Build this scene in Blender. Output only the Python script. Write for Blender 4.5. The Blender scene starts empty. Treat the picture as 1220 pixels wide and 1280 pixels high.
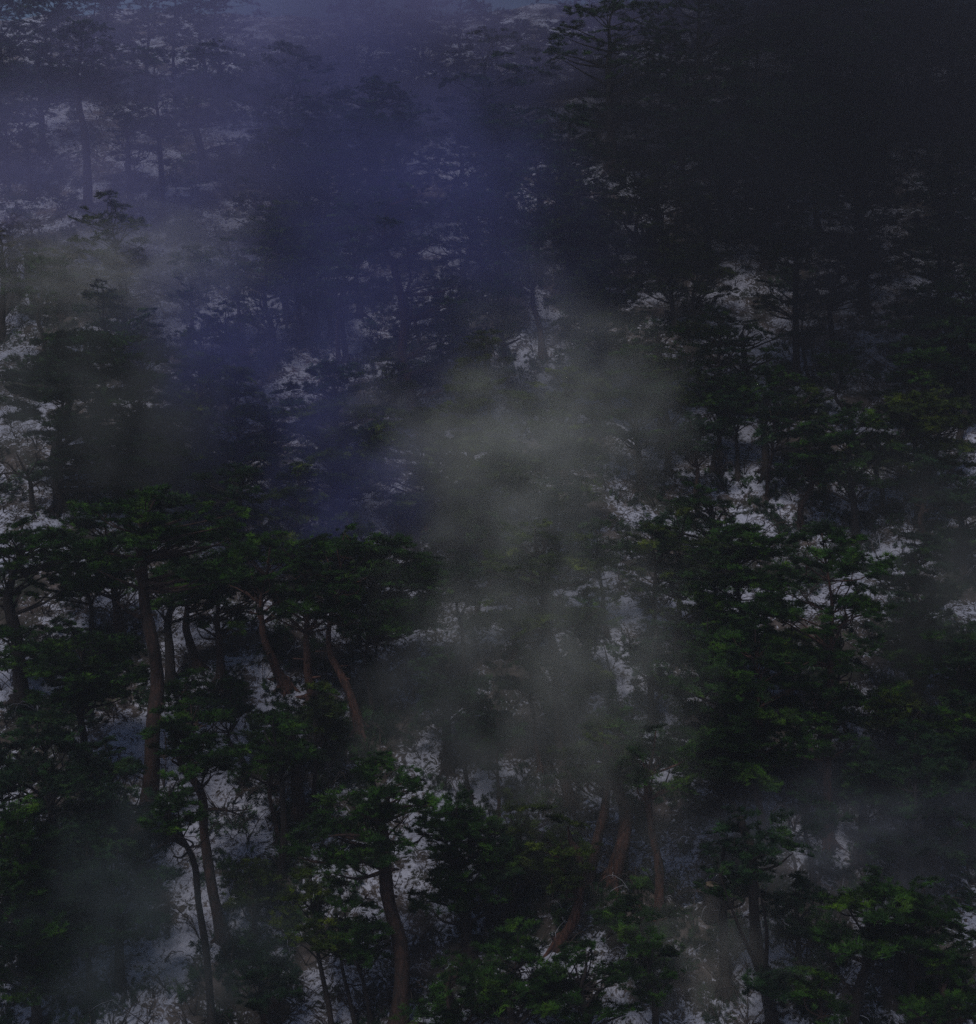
import bpy, math, random
import numpy as np
from mathutils import Vector, noise as mnoise

SC = bpy.context.scene
COL = SC.collection
random.seed(7)
RNG = np.random.default_rng(11)

# ------------------------------------------------------------------ camera
PITCH = math.radians(-6.0)
VFOV = math.radians(40.0)
PW, PH = 1220.0, 1280.0
FPX = PH / 2 / math.tan(VFOV / 2)
cam_d = bpy.data.cameras.new('camera')
cam = bpy.data.objects.new('camera', cam_d)
COL.objects.link(cam)
cam.location = (0, 0, 0)
cam.rotation_euler = (math.pi / 2 + PITCH, 0, 0)
cam_d.sensor_fit = 'VERTICAL'
cam_d.angle = VFOV
cam_d.clip_end = 2000
SC.camera = cam

# ------------------------------------------------------------------ sky and sun
SUN_EL, SUN_AZ = math.radians(58), math.radians(205)     # azimuth clockwise from +Y: behind the camera, a little left
SKY_STRENGTH, SUN_STRENGTH, SUN_ANGLE = 0.05, 1.5, 14.0
EXPOSURE = -0.32
w = bpy.data.worlds.new('World')
SC.world = w
w.use_nodes = True
nt = w.node_tree
bg = nt.nodes['Background']
sky = nt.nodes.new('ShaderNodeTexSky')
sky.sky_type = 'NISHITA'
sky.sun_disc = False
sky.sun_elevation = SUN_EL
sky.sun_rotation = SUN_AZ
sky.altitude = 600
sky.air_density = 1.0
sky.dust_density = 1.5
sky.ozone_density = 3.0
nt.links.new(sky.outputs[0], bg.inputs[0])
bg.inputs[1].default_value = SKY_STRENGTH

sd = bpy.data.lights.new('sun', 'SUN')
sd.energy = SUN_STRENGTH
sd.angle = math.radians(SUN_ANGLE)
sd.color = (1.0, 0.97, 0.94)
so = bpy.data.objects.new('sun', sd)
COL.objects.link(so)
sdir = Vector((math.sin(SUN_AZ) * math.cos(SUN_EL), math.cos(SUN_AZ) * math.cos(SUN_EL), math.sin(SUN_EL)))
so.rotation_euler = sdir.to_track_quat('Z', 'Y').to_euler()
so.location = (0, 0, 60)

SC.view_settings.view_transform = 'Standard'
SC.view_settings.look = 'None'
SC.view_settings.exposure = EXPOSURE
SC.view_settings.gamma = 1.0
cy = SC.cycles
cy.use_denoising = False          # keep the fine grain of a photograph taken in poor light
cy.max_bounces = 4
cy.diffuse_bounces = 2
cy.glossy_bounces = 1
cy.transmission_bounces = 1
cy.volume_bounces = 1
cy.transparent_max_bounces = 8
cy.volume_max_steps = 128
cy.volume_step_rate = 1.25
cy.caustics_reflective = False
cy.caustics_refractive = False


# ------------------------------------------------------------------ materials
def new_mat(name):
    m = bpy.data.materials.new(name)
    m.use_nodes = True
    return m, m.node_tree, m.node_tree.nodes['Principled BSDF']


def N(t, typ, **kw):
    n = t.nodes.new(typ)
    for k, v in kw.items():
        setattr(n, k, v)
    return n


def ramp(t, fac, stops):
    r = N(t, 'ShaderNodeValToRGB')
    el = r.color_ramp.elements
    while len(el) < len(stops):
        el.new(0.5)
    for e, (p, c) in zip(el, stops):
        e.position = p
        e.color = (c[0], c[1], c[2], 1)
    t.links.new(fac, r.inputs[0])
    return r


def noise_node(t, vec, scale, detail=4.0, rough=0.55, dist=0.0):
    n = N(t, 'ShaderNodeTexNoise')
    n.inputs['Scale'].default_value = scale
    n.inputs['Detail'].default_value = detail
    n.inputs['Roughness'].default_value = rough
    n.inputs['Distortion'].default_value = dist
    if vec is not None:
        t.links.new(vec, n.inputs['Vector'])
    return n


def needle_material(name, dark, mid, tip):
    m, t, b = new_mat(name)
    tc = N(t, 'ShaderNodeTexCoord')
    geo = N(t, 'ShaderNodeNewGeometry')
    n1 = noise_node(t, geo.outputs['Position'], 1.1, 3.0, 0.6)
    r = ramp(t, n1.outputs[0], [(0.36, dark), (0.54, mid), (0.74, tip)])
    n2 = N(t, 'ShaderNodeTexVoronoi')
    n2.inputs['Scale'].default_value = 3.6
    n2.inputs['Randomness'].default_value = 1.0
    t.links.new(geo.outputs['Position'], n2.inputs['Vector'])
    sp = N(t, 'ShaderNodeSeparateColor')
    t.links.new(n2.outputs['Color'], sp.inputs[0])
    mx = N(t, 'ShaderNodeMix', data_type='RGBA', blend_type='MULTIPLY')
    mx.inputs[0].default_value = 1.0
    r2 = ramp(t, sp.outputs[0], [(0.25, (0.40, 0.42, 0.45)), (0.62, (0.95, 0.95, 0.85)), (0.98, (2.1, 1.95, 1.3))])
    t.links.new(r.outputs[0], mx.inputs[6])
    t.links.new(r2.outputs[0], mx.inputs[7])
    t.links.new(mx.outputs[2], b.inputs['Base Color'])
    b.inputs['Roughness'].default_value = 0.6
    b.inputs['Specular IOR Level'].default_value = 0.18
    return m


def bark_material(name, dark, red):
    m, t, b = new_mat(name)
    geo = N(t, 'ShaderNodeNewGeometry')
    mp = N(t, 'ShaderNodeMapping')
    mp.inputs['Scale'].default_value = (9, 9, 2.6)
    t.links.new(geo.outputs['Position'], mp.inputs[0])
    n1 = noise_node(t, mp.outputs[0], 1.0, 5.0, 0.65, 0.6)
    v = N(t, 'ShaderNodeTexVoronoi', feature='DISTANCE_TO_EDGE')
    v.inputs['Scale'].default_value = 1.1
    t.links.new(mp.outputs[0], v.inputs['Vector'])
    r = ramp(t, n1.outputs[0], [(0.32, dark), (0.55, red), (0.75, tuple(c * 1.7 for c in red))])
    rv = ramp(t, v.outputs['Distance'], [(0.0, (0.35, 0.33, 0.33)), (0.14, (1, 1, 1))])
    mx = N(t, 'ShaderNodeMix', data_type='RGBA', blend_type='MULTIPLY')
    mx.inputs[0].default_value = 0.9
    t.links.new(r.outputs[0], mx.inputs[6])
    t.links.new(rv.outputs[0], mx.inputs[7])
    t.links.new(mx.outputs[2], b.inputs['Base Color'])
    b.inputs['Roughness'].default_value = 0.9
    bp = N(t, 'ShaderNodeBump')
    bp.inputs['Strength'].default_value = 0.9
    bp.inputs['Distance'].default_value = 0.04
    t.links.new(n1.outputs[0], bp.inputs['Height'])
    t.links.new(bp.outputs[0], b.inputs['Normal'])
    return m


M_NEEDLE = [
    needle_material('pine_needles_deep', (0.004, 0.015, 0.004), (0.018, 0.058, 0.008), (0.066, 0.130, 0.012)),
    needle_material('pine_needles_olive', (0.008, 0.016, 0.004), (0.036, 0.062, 0.008), (0.105, 0.135, 0.014)),
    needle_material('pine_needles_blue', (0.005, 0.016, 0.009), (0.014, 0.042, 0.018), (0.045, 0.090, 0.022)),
    needle_material('pine_needles_rust', (0.040, 0.036, 0.024), (0.090, 0.070, 0.045), (0.110, 0.120, 0.050)),
]
M_BARK = bark_material('red_pine_bark', (0.009, 0.006, 0.005), (0.042, 0.019, 0.013))
M_BARK_RED = bark_material('rusty_pine_bark', (0.014, 0.007, 0.006), (0.088, 0.036, 0.024))
M_BARK_DARK = bark_material('dark_pine_bark', (0.006, 0.005, 0.005), (0.022, 0.014, 0.012))

m, t, b = new_mat('snowy_ground')
geo = N(t, 'ShaderNodeNewGeometry')
na = noise_node(t, geo.outputs['Position'], 0.42, 6.0, 0.68, 0.4)
nb = noise_node(t, geo.outputs['Position'], 4.2, 6.0, 0.78, 2.2)
ad = N(t, 'ShaderNodeMath', operation='MULTIPLY_ADD')
t.links.new(nb.outputs[0], ad.inputs[0])
ad.inputs[1].default_value = 0.9
t.links.new(na.outputs[0], ad.inputs[2])
nc = noise_node(t, geo.outputs['Position'], 1.3, 4.0, 0.6)
lit = ramp(t, nc.outputs[0], [(0.35, (0.020, 0.026, 0.016)), (0.52, (0.060, 0.048, 0.042)), (0.72, (0.19, 0.15, 0.14))])
snow = ramp(t, nb.outputs[0], [(0.3, (0.34, 0.35, 0.46)), (0.7, (0.66, 0.67, 0.80))])
fac = ramp(t, ad.outputs[0], [(0.945, (0, 0, 0)), (1.0, (1, 1, 1))])
mx = N(t, 'ShaderNodeMix', data_type='RGBA')
t.links.new(fac.outputs[0], mx.inputs[0])
t.links.new(lit.outputs[0], mx.inputs[6])
t.links.new(snow.outputs[0], mx.inputs[7])
t.links.new(mx.outputs[2], b.inputs['Base Color'])
b.inputs['Roughness'].default_value = 0.85
bp = N(t, 'ShaderNodeBump')
bp.inputs['Strength'].default_value = 0.8
bp.inputs['Distance'].default_value = 0.12
t.links.new(ad.outputs[0], bp.inputs['Height'])
t.links.new(bp.outputs[0], b.inputs['Normal'])
M_GROUND = m

m, t, b = new_mat('snow_crusted_twig')
b.inputs['Base Color'].default_value = (0.34, 0.34, 0.40, 1)
b.inputs['Roughness'].default_value = 0.9
M_TWIG_PALE = m
m, t, b = new_mat('bare_twig')
geo = N(t, 'ShaderNodeNewGeometry')
n1 = noise_node(t, geo.outputs['Position'], 3.0)
r = ramp(t, n1.outputs[0], [(0.35, (0.02, 0.015, 0.013)), (0.7, (0.075, 0.05, 0.042))])
t.links.new(r.outputs[0], b.inputs['Base Color'])
b.inputs['Roughness'].default_value = 0.9
M_TWIG = m
m, t, b = new_mat('cut_wood')
geo = N(t, 'ShaderNodeNewGeometry')
n1 = noise_node(t, geo.outputs['Position'], 14.0)
r = ramp(t, n1.outputs[0], [(0.35, (0.10, 0.07, 0.045)), (0.7, (0.26, 0.19, 0.12))])
t.links.new(r.outputs[0], b.inputs['Base Color'])
M_WOOD = m


# ------------------------------------------------------------------ mesh helpers
def mesh_from(name, V, F, mat, parent=None, smooth=False):
    """V: (n,3) array, F: list of arrays of faces (tri arrays and quad arrays)."""
    me = bpy.data.meshes.new(name)
    V = np.asarray(V, dtype=np.float32)
    loops = []
    starts = []
    pos = 0
    for f in F:
        f = np.asarray(f, dtype=np.int32)
        if len(f) == 0:
            continue
        k = f.shape[1]
        loops.append(f.ravel())
        starts.append(pos + np.arange(len(f), dtype=np.int32) * k)
        pos += f.size
    loops = np.concatenate(loops)
    starts = np.concatenate(starts)
    me.vertices.add(len(V))
    me.vertices.foreach_set('co', V.ravel())
    me.loops.add(len(loops))
    me.loops.foreach_set('vertex_index', loops)
    me.polygons.add(len(starts))
    me.polygons.foreach_set('loop_start', starts)
    me.update(calc_edges=True)
    if smooth:
        me.polygons.foreach_set('use_smooth', np.ones(len(starts), dtype=bool))
    me.materials.append(mat)
    o = bpy.data.objects.new(name, me)
    COL.objects.link(o)
    if parent is not None:
        o.parent = parent
    return o


def smooth_path(P, n):
    """Catmull-Rom resample of a polyline to n points."""
    P = np.asarray(P, float)
    if len(P) == 2:
        s = np.linspace(0, 1, n)[:, None]
        return P[0] * (1 - s) + P[1] * s
    Q = np.vstack([2 * P[0] - P[1], P, 2 * P[-1] - P[-2]])
    out = []
    for s in np.linspace(0, len(P) - 1 - 1e-6, n):
        i = int(s)
        u = s - i
        a, b_, c, d = Q[i], Q[i + 1], Q[i + 2], Q[i + 3]
        out.append(0.5 * (2 * b_ + (c - a) * u + (2 * a - 5 * b_ + 4 * c - d) * u * u + (3 * b_ - a - 3 * c + d) * u ** 3))
    return np.array(out)


class Tubes:
    def __init__(self):
        self.V, self.Q, self.T, self.n = [], [], [], 0

    def add(self, P, R, k=7, wob=0.0):
        P = np.asarray(P, float)
        R = np.broadcast_to(np.asarray(R, float), (len(P),))
        tan = np.gradient(P, axis=0)
        tan /= np.linalg.norm(tan, axis=1)[:, None] + 1e-9
        ref = np.array([0.0, 1.0, 0.15])
        a = np.cross(tan, ref)
        ln = np.linalg.norm(a, axis=1)
        bad = ln < 0.15
        a[bad] = np.cross(tan[bad], np.array([1.0, 0, 0]))
        a /= np.linalg.norm(a, axis=1)[:, None]
        c = np.cross(tan, a)
        th = np.arange(k) / k * 2 * math.pi
        rr = R[:, None] * (1 + wob * RNG.normal(size=(len(P), k)))
        ring = P[:, None, :] + rr[..., None] * (np.cos(th)[None, :, None] * a[:, None, :] + np.sin(th)[None, :, None] * c[:, None, :])
        n = len(P)
        self.V.append(ring.reshape(-1, 3))
        i = np.arange(n - 1)[:, None] * k
        j = np.arange(k)[None, :]
        j2 = (j + 1) % k
        q = np.stack([i + j, i + j2, i + k + j2, i + k + j], -1).reshape(-1, 4) + self.n
        self.Q.append(q)
        self.n += n * k
        for base, pt, flip in ((0, P[0], True), ((n - 1) * k, P[-1], False)):
            self.V.append(pt[None, :])
            jj = np.arange(k)
            f = np.stack([base + jj, base + (jj + 1) % k, np.full(k, n * k)], -1)
            f[:, 2] = self.n - (self.n - 0)
            f = np.stack([self.n - n * k - (0 if base == 0 and flip else 1) + base + jj,
                          self.n - n * k - (0 if base == 0 and flip else 1) + base + (jj + 1) % k,
                          np.full(k, self.n)], -1)
            if flip:
                f = f[:, ::-1]
            self.T.append(f)
            self.n += 1

    def build(self, name, mat, parent=None):
        return mesh_from(name, np.vstack(self.V), [np.vstack(self.Q), np.vstack(self.T)], mat, parent, smooth=True)


# ------------------------------------------------------------------ terrain
def ground_z(x, y):
    y0, z0, k = 28.0, -13.7, 0.618
    base = z0 + k * (y - y0)
    if y < 16:                                   # valley floor below the viewpoint
        base = max(base, -21.1 + 0.02 * (16 - y) * 0) if y > 12 else -21.1 - 0.02 * (12 - y) + (12 - y) * 0.0
        base = max(base, -23.0)
    ridge = 69.0
    if y > ridge:
        e = y - ridge
        base = z0 + k * (ridge - y0) + 0.33 * min(e, 28) + 2.2 * (1 - math.exp(-e / 6))
        if e > 28:
            base -= 0.004 * min(e - 28, 60) ** 2 + 0.3 * max(0, e - 88)
    v = Vector((x * 0.07, y * 0.07, 3.1))
    base += 1.5 * mnoise.noise(v) + 0.45 * mnoise.noise(v * 4.3) + 0.12 * mnoise.noise(v * 14)
    return base


def ray(px, py):
    dx, dz = (px - PW / 2) / FPX, (PH / 2 - py) / FPX
    c, s = math.cos(PITCH), math.sin(PITCH)
    return Vector((dx, c - s * dz, s + c * dz))


def hit(px, py):
    """The spot on the hillside seen at a photo pixel."""
    d = ray(px, py)
    y = 15.0
    step = 0.25
    while y < 110:
        k = y / d.y
        if d.z * k < ground_z(d.x * k, y):
            lo, hi = y - step, y
            for _ in range(14):
                mid = (lo + hi) / 2
                k = mid / d.y
                if d.z * k < ground_z(d.x * k, mid):
                    hi = mid
                else:
                    lo = mid
            k = hi / d.y
            return Vector((d.x * k, hi, d.z * k))
        y += step
    k = 72.0 / d.y
    return Vector((d.x * k, 72.0, ground_z(d.x * k, 72.0)))


def at(px, py, y):
    d = ray(px, py)
    return d * (y / d.y)


xs = np.concatenate([np.linspace(-260, -60, 26)[:-1], np.linspace(-60, 60, 201), np.linspace(60, 260, 26)[1:]])
ys = np.concatenate([np.linspace(-120, 14, 24)[:-1], np.linspace(14, 100, 191), np.linspace(100, 400, 40)[1:]])
GV = np.array([(x, y, ground_z(x, y)) for y in ys for x in xs])
nx = len(xs)
ii = np.arange(len(ys) - 1)[:, None] * nx + np.arange(nx - 1)[None, :]
GF = np.stack([ii, ii + 1, ii + nx + 1, ii + nx], -1).reshape(-1, 4)
g = mesh_from('hillside_ground', GV, [GF], M_GROUND, smooth=True)
g['kind'] = 'structure'


# ------------------------------------------------------------------ foliage pads
def make_pad(seed, ntuft, blades):
    """A flat irregular cushion of needle tufts, radius about 1, thickness about 0.3."""
    r = np.random.default_rng(seed)
    lobes = [(0, 0, 0.0, 0.62)] + [(r.uniform(0.3, 0.75) * math.cos(a), r.uniform(0.3, 0.75) * math.sin(a), r.uniform(-0.1, 0.1), r.uniform(0.28, 0.5))
                                  for a in r.uniform(0, 6.28, 6)]
    C = []
    for _ in range(ntuft // 6):
        lx, ly, lz, lr = lobes[r.integers(len(lobes))]
        u = r.normal(size=3)
        u /= np.linalg.norm(u)
        rad = lr * r.uniform(0.3, 1) ** 0.5
        p = np.array([lx + u[0] * rad, ly + u[1] * rad, lz + (abs(u[2]) if r.random() < 0.7 else u[2]) * rad * 0.45])
        for _k in range(6):
            C.append(p + r.normal(0, 1, 3) * np.array([0.075, 0.075, 0.03]))
    ntuft = len(C)
    C = np.array(C)
    nB = ntuft * blades
    cen = np.repeat(C, blades, axis=0)
    d = r.normal(size=(nB, 3))
    d[:, 2] = np.abs(d[:, 2]) * 1.0 - 0.15
    out = cen.copy()
    out[:, 2] = 0
    d += 0.7 * out
    d /= np.linalg.norm(d, axis=1)[:, None]
    L = r.uniform(0.12, 0.27, nB)[:, None]
    side = np.cross(d, r.normal(size=(nB, 3)))
    side /= np.linalg.norm(side, axis=1)[:, None]
    W = r.uniform(0.010, 0.023, nB)[:, None]
    A = cen - side * W
    B = cen + side * W
    T = cen + d * L
    V = np.stack([A, B, T], 1).reshape(-1, 3)
    return V


PADS = [make_pad(100 + i, 138, 10) for i in range(8)]
PADS_FAR = [make_pad(200 + i, 84, 8) for i in range(6)]


def pad_cloud(pads, centres, radii, tilts=None):
    out = []
    for i, (c, r) in enumerate(zip(centres, radii)):
        V = pads[RNG.integers(len(pads))]
        a = RNG.uniform(0, 6.283)
        ca, sa = math.cos(a), math.sin(a)
        sx, sy = RNG.uniform(0.85, 1.2), RNG.uniform(0.85, 1.2)
        X = V * np.array([sx, sy, RNG.uniform(0.75, 1.15)]) * r
        X = np.stack([X[:, 0] * ca - X[:, 1] * sa, X[:, 0] * sa + X[:, 1] * ca, X[:, 2]], 1)
        t1, t2 = RNG.normal(0, 0.16, 2)
        if tilts is not None:
            t1 += tilts[i][0]
            t2 += tilts[i][1]
        X[:, 2] += X[:, 0] * t1 + X[:, 1] * t2
        out.append(X + c)
    V = np.vstack(out)
    return V, np.arange(len(V)).reshape(-1, 3)


BASES = []
PINE_GROUP = 'pine trees covering the misty hillside'


def empty(name, loc, label, cat, group=None):
    o = bpy.data.objects.new(name, None)
    COL.objects.link(o)
    o.location = loc
    o['label'] = label
    o['category'] = cat
    if group:
        o['group'] = group
    o.empty_display_size = 0.3
    return o


def pine(label, trunk, wpx, crowns, tone=0, dark=False, dens=1.0, limbs=(), flare=1.5, base=None, pad_px=None, name='pine_tree'):
    """trunk: photo pixels base -> top; crowns: (x0, x1, ytop, ybottom) boxes; limbs: pixel polylines of bare boughs."""
    p0 = hit(*trunk[0])
    Y = p0.y
    px_m = Y / FPX * 1.0
    root = empty(name, p0, label, 'pine tree', PINE_GROUP)
    O = np.array(p0)
    path = []
    yj = 0.0
    for i, (x, y) in enumerate(trunk):
        q = np.array(at(x, y, Y + yj))
        if i == 0:
            q = O.copy()
        path.append(q)
        yj += random.uniform(-0.35, 0.35) * min(1.0, wpx * px_m * 3)
    # carry the stem on into the crown
    top_y = min(c[2] for c in crowns)
    main = max(crowns, key=lambda c: (c[1] - c[0]) * (c[3] - c[2]))
    xt, yt = trunk[-1]
    aim_x = (main[0] + main[1]) / 2
    end_y = top_y + 0.12 * (main[3] - main[2])
    if yt - end_y > 14:
        for s in (0.5, 1.0):
            path.append(np.array(at(xt + (aim_x - xt) * s * 0.75 + random.uniform(-6, 6), yt + (end_y - yt) * s, Y + yj)))
            yj += random.uniform(-0.3, 0.3)
    path = np.array(path)
    n = max(14, 4 * len(path))
    P = smooth_path(path, n)
    s = np.linspace(0, 1, n)
    r0 = wpx * px_m / 2 * 0.87
    ph = RNG.uniform(0, 6.28, 4)
    P[:, 0] += r0 * 0.35 * (np.sin(s * 11 + ph[0]) + 0.6 * np.sin(s * 23 + ph[1])) * s
    P[:, 1] += r0 * 0.5 * np.sin(s * 13 + ph[2]) * s
    fv = (len(trunk) - 1) / (len(path) - 1)
    R = r0 * np.where(s < fv, 1 - 0.38 * s / fv, 0.62 - 0.52 * np.clip((s - fv) / max(1e-3, 1 - fv), 0, 1) ** 0.7)
    R *= 1 + (flare - 1) * np.exp(-s * 26)
    R *= 1 + 0.05 * np.sin(s * 31 + random.random() * 6)
    sink = P[0] - np.array([0, 0, 0.7])
    tb = Tubes()
    tb.add(np.vstack([sink, P]) - O, np.concatenate([[R[0] * 1.15], R]), 10, 0.035)
    for q in range(3):                         # broken stubs
        j = RNG.integers(int(n * 0.25), int(n * 0.7))
        a = RNG.uniform(0, 6.28)
        dv = np.array([math.cos(a), -abs(math.sin(a)) * .6, RNG.uniform(-.1, .35)]) * (R[j] + RNG.uniform(.08, .3))
        tb.add(np.array([P[j], P[j] + dv * .6, P[j] + dv]) - O, np.array([.3, .22, .12]) * R[j] + 0.006, 5, 0.08)
    for q in range(5):                         # roots running out into the ground
        a = q * 1.257 + random.uniform(-.4, .4)
        rl = r0 * random.uniform(2.2, 4.2)
        dx, dy = math.cos(a) * rl, math.sin(a) * rl
        g1 = ground_z(O[0] + dx * .55, O[1] + dy * .55) - O[2]
        g2 = ground_z(O[0] + dx, O[1] + dy) - O[2]
        tb.add(smooth_path(np.array([[dx * .05, dy * .05, r0 * 1.5], [dx * .55, dy * .55, g1 + r0 * .22], [dx, dy, g2 - r0 * .4]]), 6),
               np.linspace(r0 * .62, r0 * .16, 6), 6, 0.05)
    BASES.append((O[0], O[1], r0))
    bark = M_BARK_DARK if dark else (M_BARK_RED if ' red' in label or 'rust' in label or 'sinuous' in label or 'sloping' in label else M_BARK)
    tr = tb.build('trunk', bark, root)
    # crown pads
    cen, rad = [], []
    for (x0, x1, ya, yb) in crowns:
        cx, cyy = (x0 + x1) / 2, (ya + yb) / 2
        x0, x1 = cx + (x0 - cx) * 1.08, cx + (x1 - cx) * 1.08
        wm, hm = (x1 - x0) * px_m / 2, (yb - ya) * px_m / 2
        C = np.array(at(cx, cyy, Y))
        k = (np.mean([tp[1] for tp in trunk]))
        pr = pad_px * px_m if pad_px else min(0.62, 0.42 + 0.07 * wm)
        cnt = int(max(5, dens * 1.28 * (wm * hm * 3.6) / (pr * pr * 1.1)))
        cnt = min(cnt, 100 if dens < 2 else 240)
        dm = max(0.9, min(wm * 0.85, 2.6))
        levels = max(2, int(hm * 2 / 0.62))
        for i in range(cnt):
            lv = RNG.integers(levels)
            u = ((lv + 0.5 + RNG.normal(0, 0.16)) / levels) * 2 - 1          # -1 bottom .. 1 top
            wid = math.sqrt(max(0.06, 1 - (abs(u) ** 2.4 if u > 0 else (0.75 * abs(u)) ** 2)))
            a = RNG.uniform(0, 6.283)
            rr = RNG.uniform(0.08, 1.0) ** 0.6
            q = C + np.array([math.cos(a) * rr * wid * max(0.2, wm - pr * 0.4), math.sin(a) * rr * wid * dm,
                              u * max(0.1, hm - 0.25) - 0.22 * rr * pr])
            cen.append(q)
            rad.append(pr * RNG.uniform(0.62, 1.2) * (0.8 if u > 0.7 else 1))
    mb = main[3] - 0.42 * (main[3] - main[2])
    zb = at(0, mb, Y).z
    zt = zb
    for q in P[::1]:
        if q[2] > zt:
            cen.append(q + np.array([RNG.normal(0, .25), -RNG.uniform(.3, .8), RNG.uniform(-.1, .1)]))
            rad.append(RNG.uniform(.36, .52))
            zt = q[2] + 0.5
    cen.append(P[-1] + np.array([0, 0, 0.05]))
    rad.append(0.42)
    cen, rad = np.array(cen), np.array(rad)
    gz = np.array([ground_z(c[0], c[1]) for c in cen])
    cen[:, 2] = np.maximum(cen[:, 2], gz + 0.35)
    far = Y > 47
    V, F = pad_cloud(PADS_FAR if far else PADS, cen, rad)
    mesh_from('crown', V - O, [F], M_NEEDLE[tone], root)
    # boughs: pads grouped round the stem, each group one branch
    hz = P[:, 2]
    order = np.argsort(cen[:, 2])
    nb = int(min(9, max(4, len(cen) // 4)))
    for grp in np.array_split(order, nb):
        tbb = Tubes()
        grp = grp[:5]
        zlow = cen[grp, 2].min()
        j = int(np.argmin(np.abs(hz - (zlow - 0.45))))
        j = max(3, min(j, n - 2))
        a = P[j]
        for q_i, idx in enumerate(grp):
            e = cen[idx] - np.array([0, 0, 0.06])
            if q_i and np.linalg.norm(e - a) < 0.2:
                continue
            mid = a * 0.45 + e * 0.55 + np.array([RNG.normal(0, .1), RNG.normal(0, .1), RNG.uniform(-.16, .12)])
            rb = max(0.022, min(R[j] * 0.5, 0.028 + 0.016 * np.linalg.norm(e - a)))
            B = smooth_path(np.array([a, mid, e]), 7)
            tbb.add(B - O, np.linspace(rb, 0.010, 7), 5)
        tbb.build('branch', bark, root)
    for lm in limbs:
        tbb = Tubes()
        pts = np.array([np.array(at(x, y, Y - 0.06 * i)) for i, (x, y) in enumerate(lm)])
        B = smooth_path(pts, 4 * len(pts))
        rb = max(0.03, r0 * 0.36)
        tbb.add(B - O, np.linspace(rb, 0.016, len(B)), 6, 0.05)
        for f in (0.45, 0.6, 0.75, 0.88):
            k0 = B[int(f * (len(B) - 1))]
            dirv = np.array([RNG.normal(0, .3), RNG.normal(0, .3), RNG.uniform(-.15, .4)])
            tbb.add(smooth_path(np.array([k0, k0 + dirv * .5, k0 + dirv + np.array([0, 0, .08])]), 5) - O, np.linspace(rb * .4, 0.008, 5), 4)
        tbb.build('branch', bark, root)
    return root


# ------------------------------------------------------------------ the trees, one row each
T = pine
# --- left foreground and the stand at left
T('nearest dark pine filling the bottom left corner, needles down to the ground', [(48, 1296), (44, 1250), (40, 1190)], 17, [(-50, 92, 985, 1265)], 0, True, 1.7, limbs=[[(36, 1060), (18, 1042), (-14, 1036)]])
T('tall pine with thick flared dark base and long swaying stem, left of centre', [(174, 1046), (187, 985), (191, 905), (198, 855), (191, 800), (180, 750), (174, 705)], 25,
  [(70, 330, 600, 735), (140, 260, 640, 700)], 0, False, 1.0, flare=1.7, limbs=[[(196, 893), (215, 910), (236, 905), (258, 908)], [(176, 772), (160, 764), (146, 752)], [(193, 940), (208, 945), (222, 926)]])
T('leaning dark pine trunk just left of the tall flared pine', [(158, 816), (151, 785), (143, 745)], 19, [(60, 190, 625, 745)], 0, False, 0.9)
T('thin bent pine stem at the left rim of the pale clearing', [(126, 822), (116, 790), (112, 752)], 10, [(10, 150, 650, 760)], 0, True, 0.9)
T('short stout black trunk behind the tall flared pine', [(214, 858), (212, 820), (211, 775)], 17, [(170, 285, 670, 775)], 0, True, 0.9)
T('pine leaning left, right of the short stout black trunk', [(247, 832), (237, 800), (231, 770)], 15, [(190, 310, 680, 760)], 2, False, 0.9)
T('straight dark pine in low foliage right of the pale clearing', [(276, 850), (275, 815), (273, 780)], 14, [(225, 345, 680, 800)], 0, False, 1.0)
T('rusty pine trunk leaning left above the middle of the left stand', [(357, 858), (340, 825), (328, 785)], 16, [(275, 400, 660, 765)], 0, False, 1.0)
T('bright rust-barked pine between two leaning trunks, left of centre', [(392, 880), (387, 850), (384, 810)], 18, [(320, 455, 665, 785)], 0, False, 1.0)
T('slender pine sloping up to the left beside two grey saplings', [(450, 912), (438, 868), (420, 832), (410, 808)], 15, [(360, 500, 650, 780)], 0, False, 1.4)
T('pale grey sapling stem at the edge of the dark centre pines', [(468, 896), (461, 860), (455, 826)], 7, [(400, 560, 660, 800)], 0, False, 1.7)
T('second grey sapling, more upright, below the dark pine crown at centre', [(484, 900), (480, 865), (470, 822)], 7, [(455, 575, 670, 800)], 0, True, 1.8)
T('small forked pine stem in front of a snow gap left of centre', [(404, 930), (407, 900), (412, 882)], 8, [(380, 440, 862, 898)], 0, False, 0.9, limbs=[[(407, 905), (420, 892), (428, 884)]])
T('black pine with gnarled limbs reaching out of the left edge', [(28, 880), (20, 800), (12, 740)], 22, [(-40, 130, 640, 770), (-30, 100, 760, 850)], 0, True, 1.0, limbs=[[(14, 708), (35, 697), (62, 700)], [(24, 699), (26, 715), (34, 724)]])
T('bushy pine low on the left, foliage in flat tiers beside the flared trunk', [(105, 985), (104, 930), (100, 880)], 14, [(15, 175, 770, 890), (60, 185, 810, 880)], 0, True, 1.7)
T('small round pine in front of the foot of the pale left clearing', [(225, 900), (228, 880), (230, 866)], 8, [(196, 300, 838, 890)], 0, False, 0.9)
T('faded pine in grey-green mist at the lower left', [(70, 1100), (66, 1040), (60, 985)], 16, [(-10, 130, 875, 1010)], 2, True, 0.9)
T('pine swallowed by mist, lower left between corner pine and twin trunks', [(150, 1230), (148, 1170), (142, 1120)], 16, [(75, 225, 1040, 1180)], 2, True, 0.8)
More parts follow.
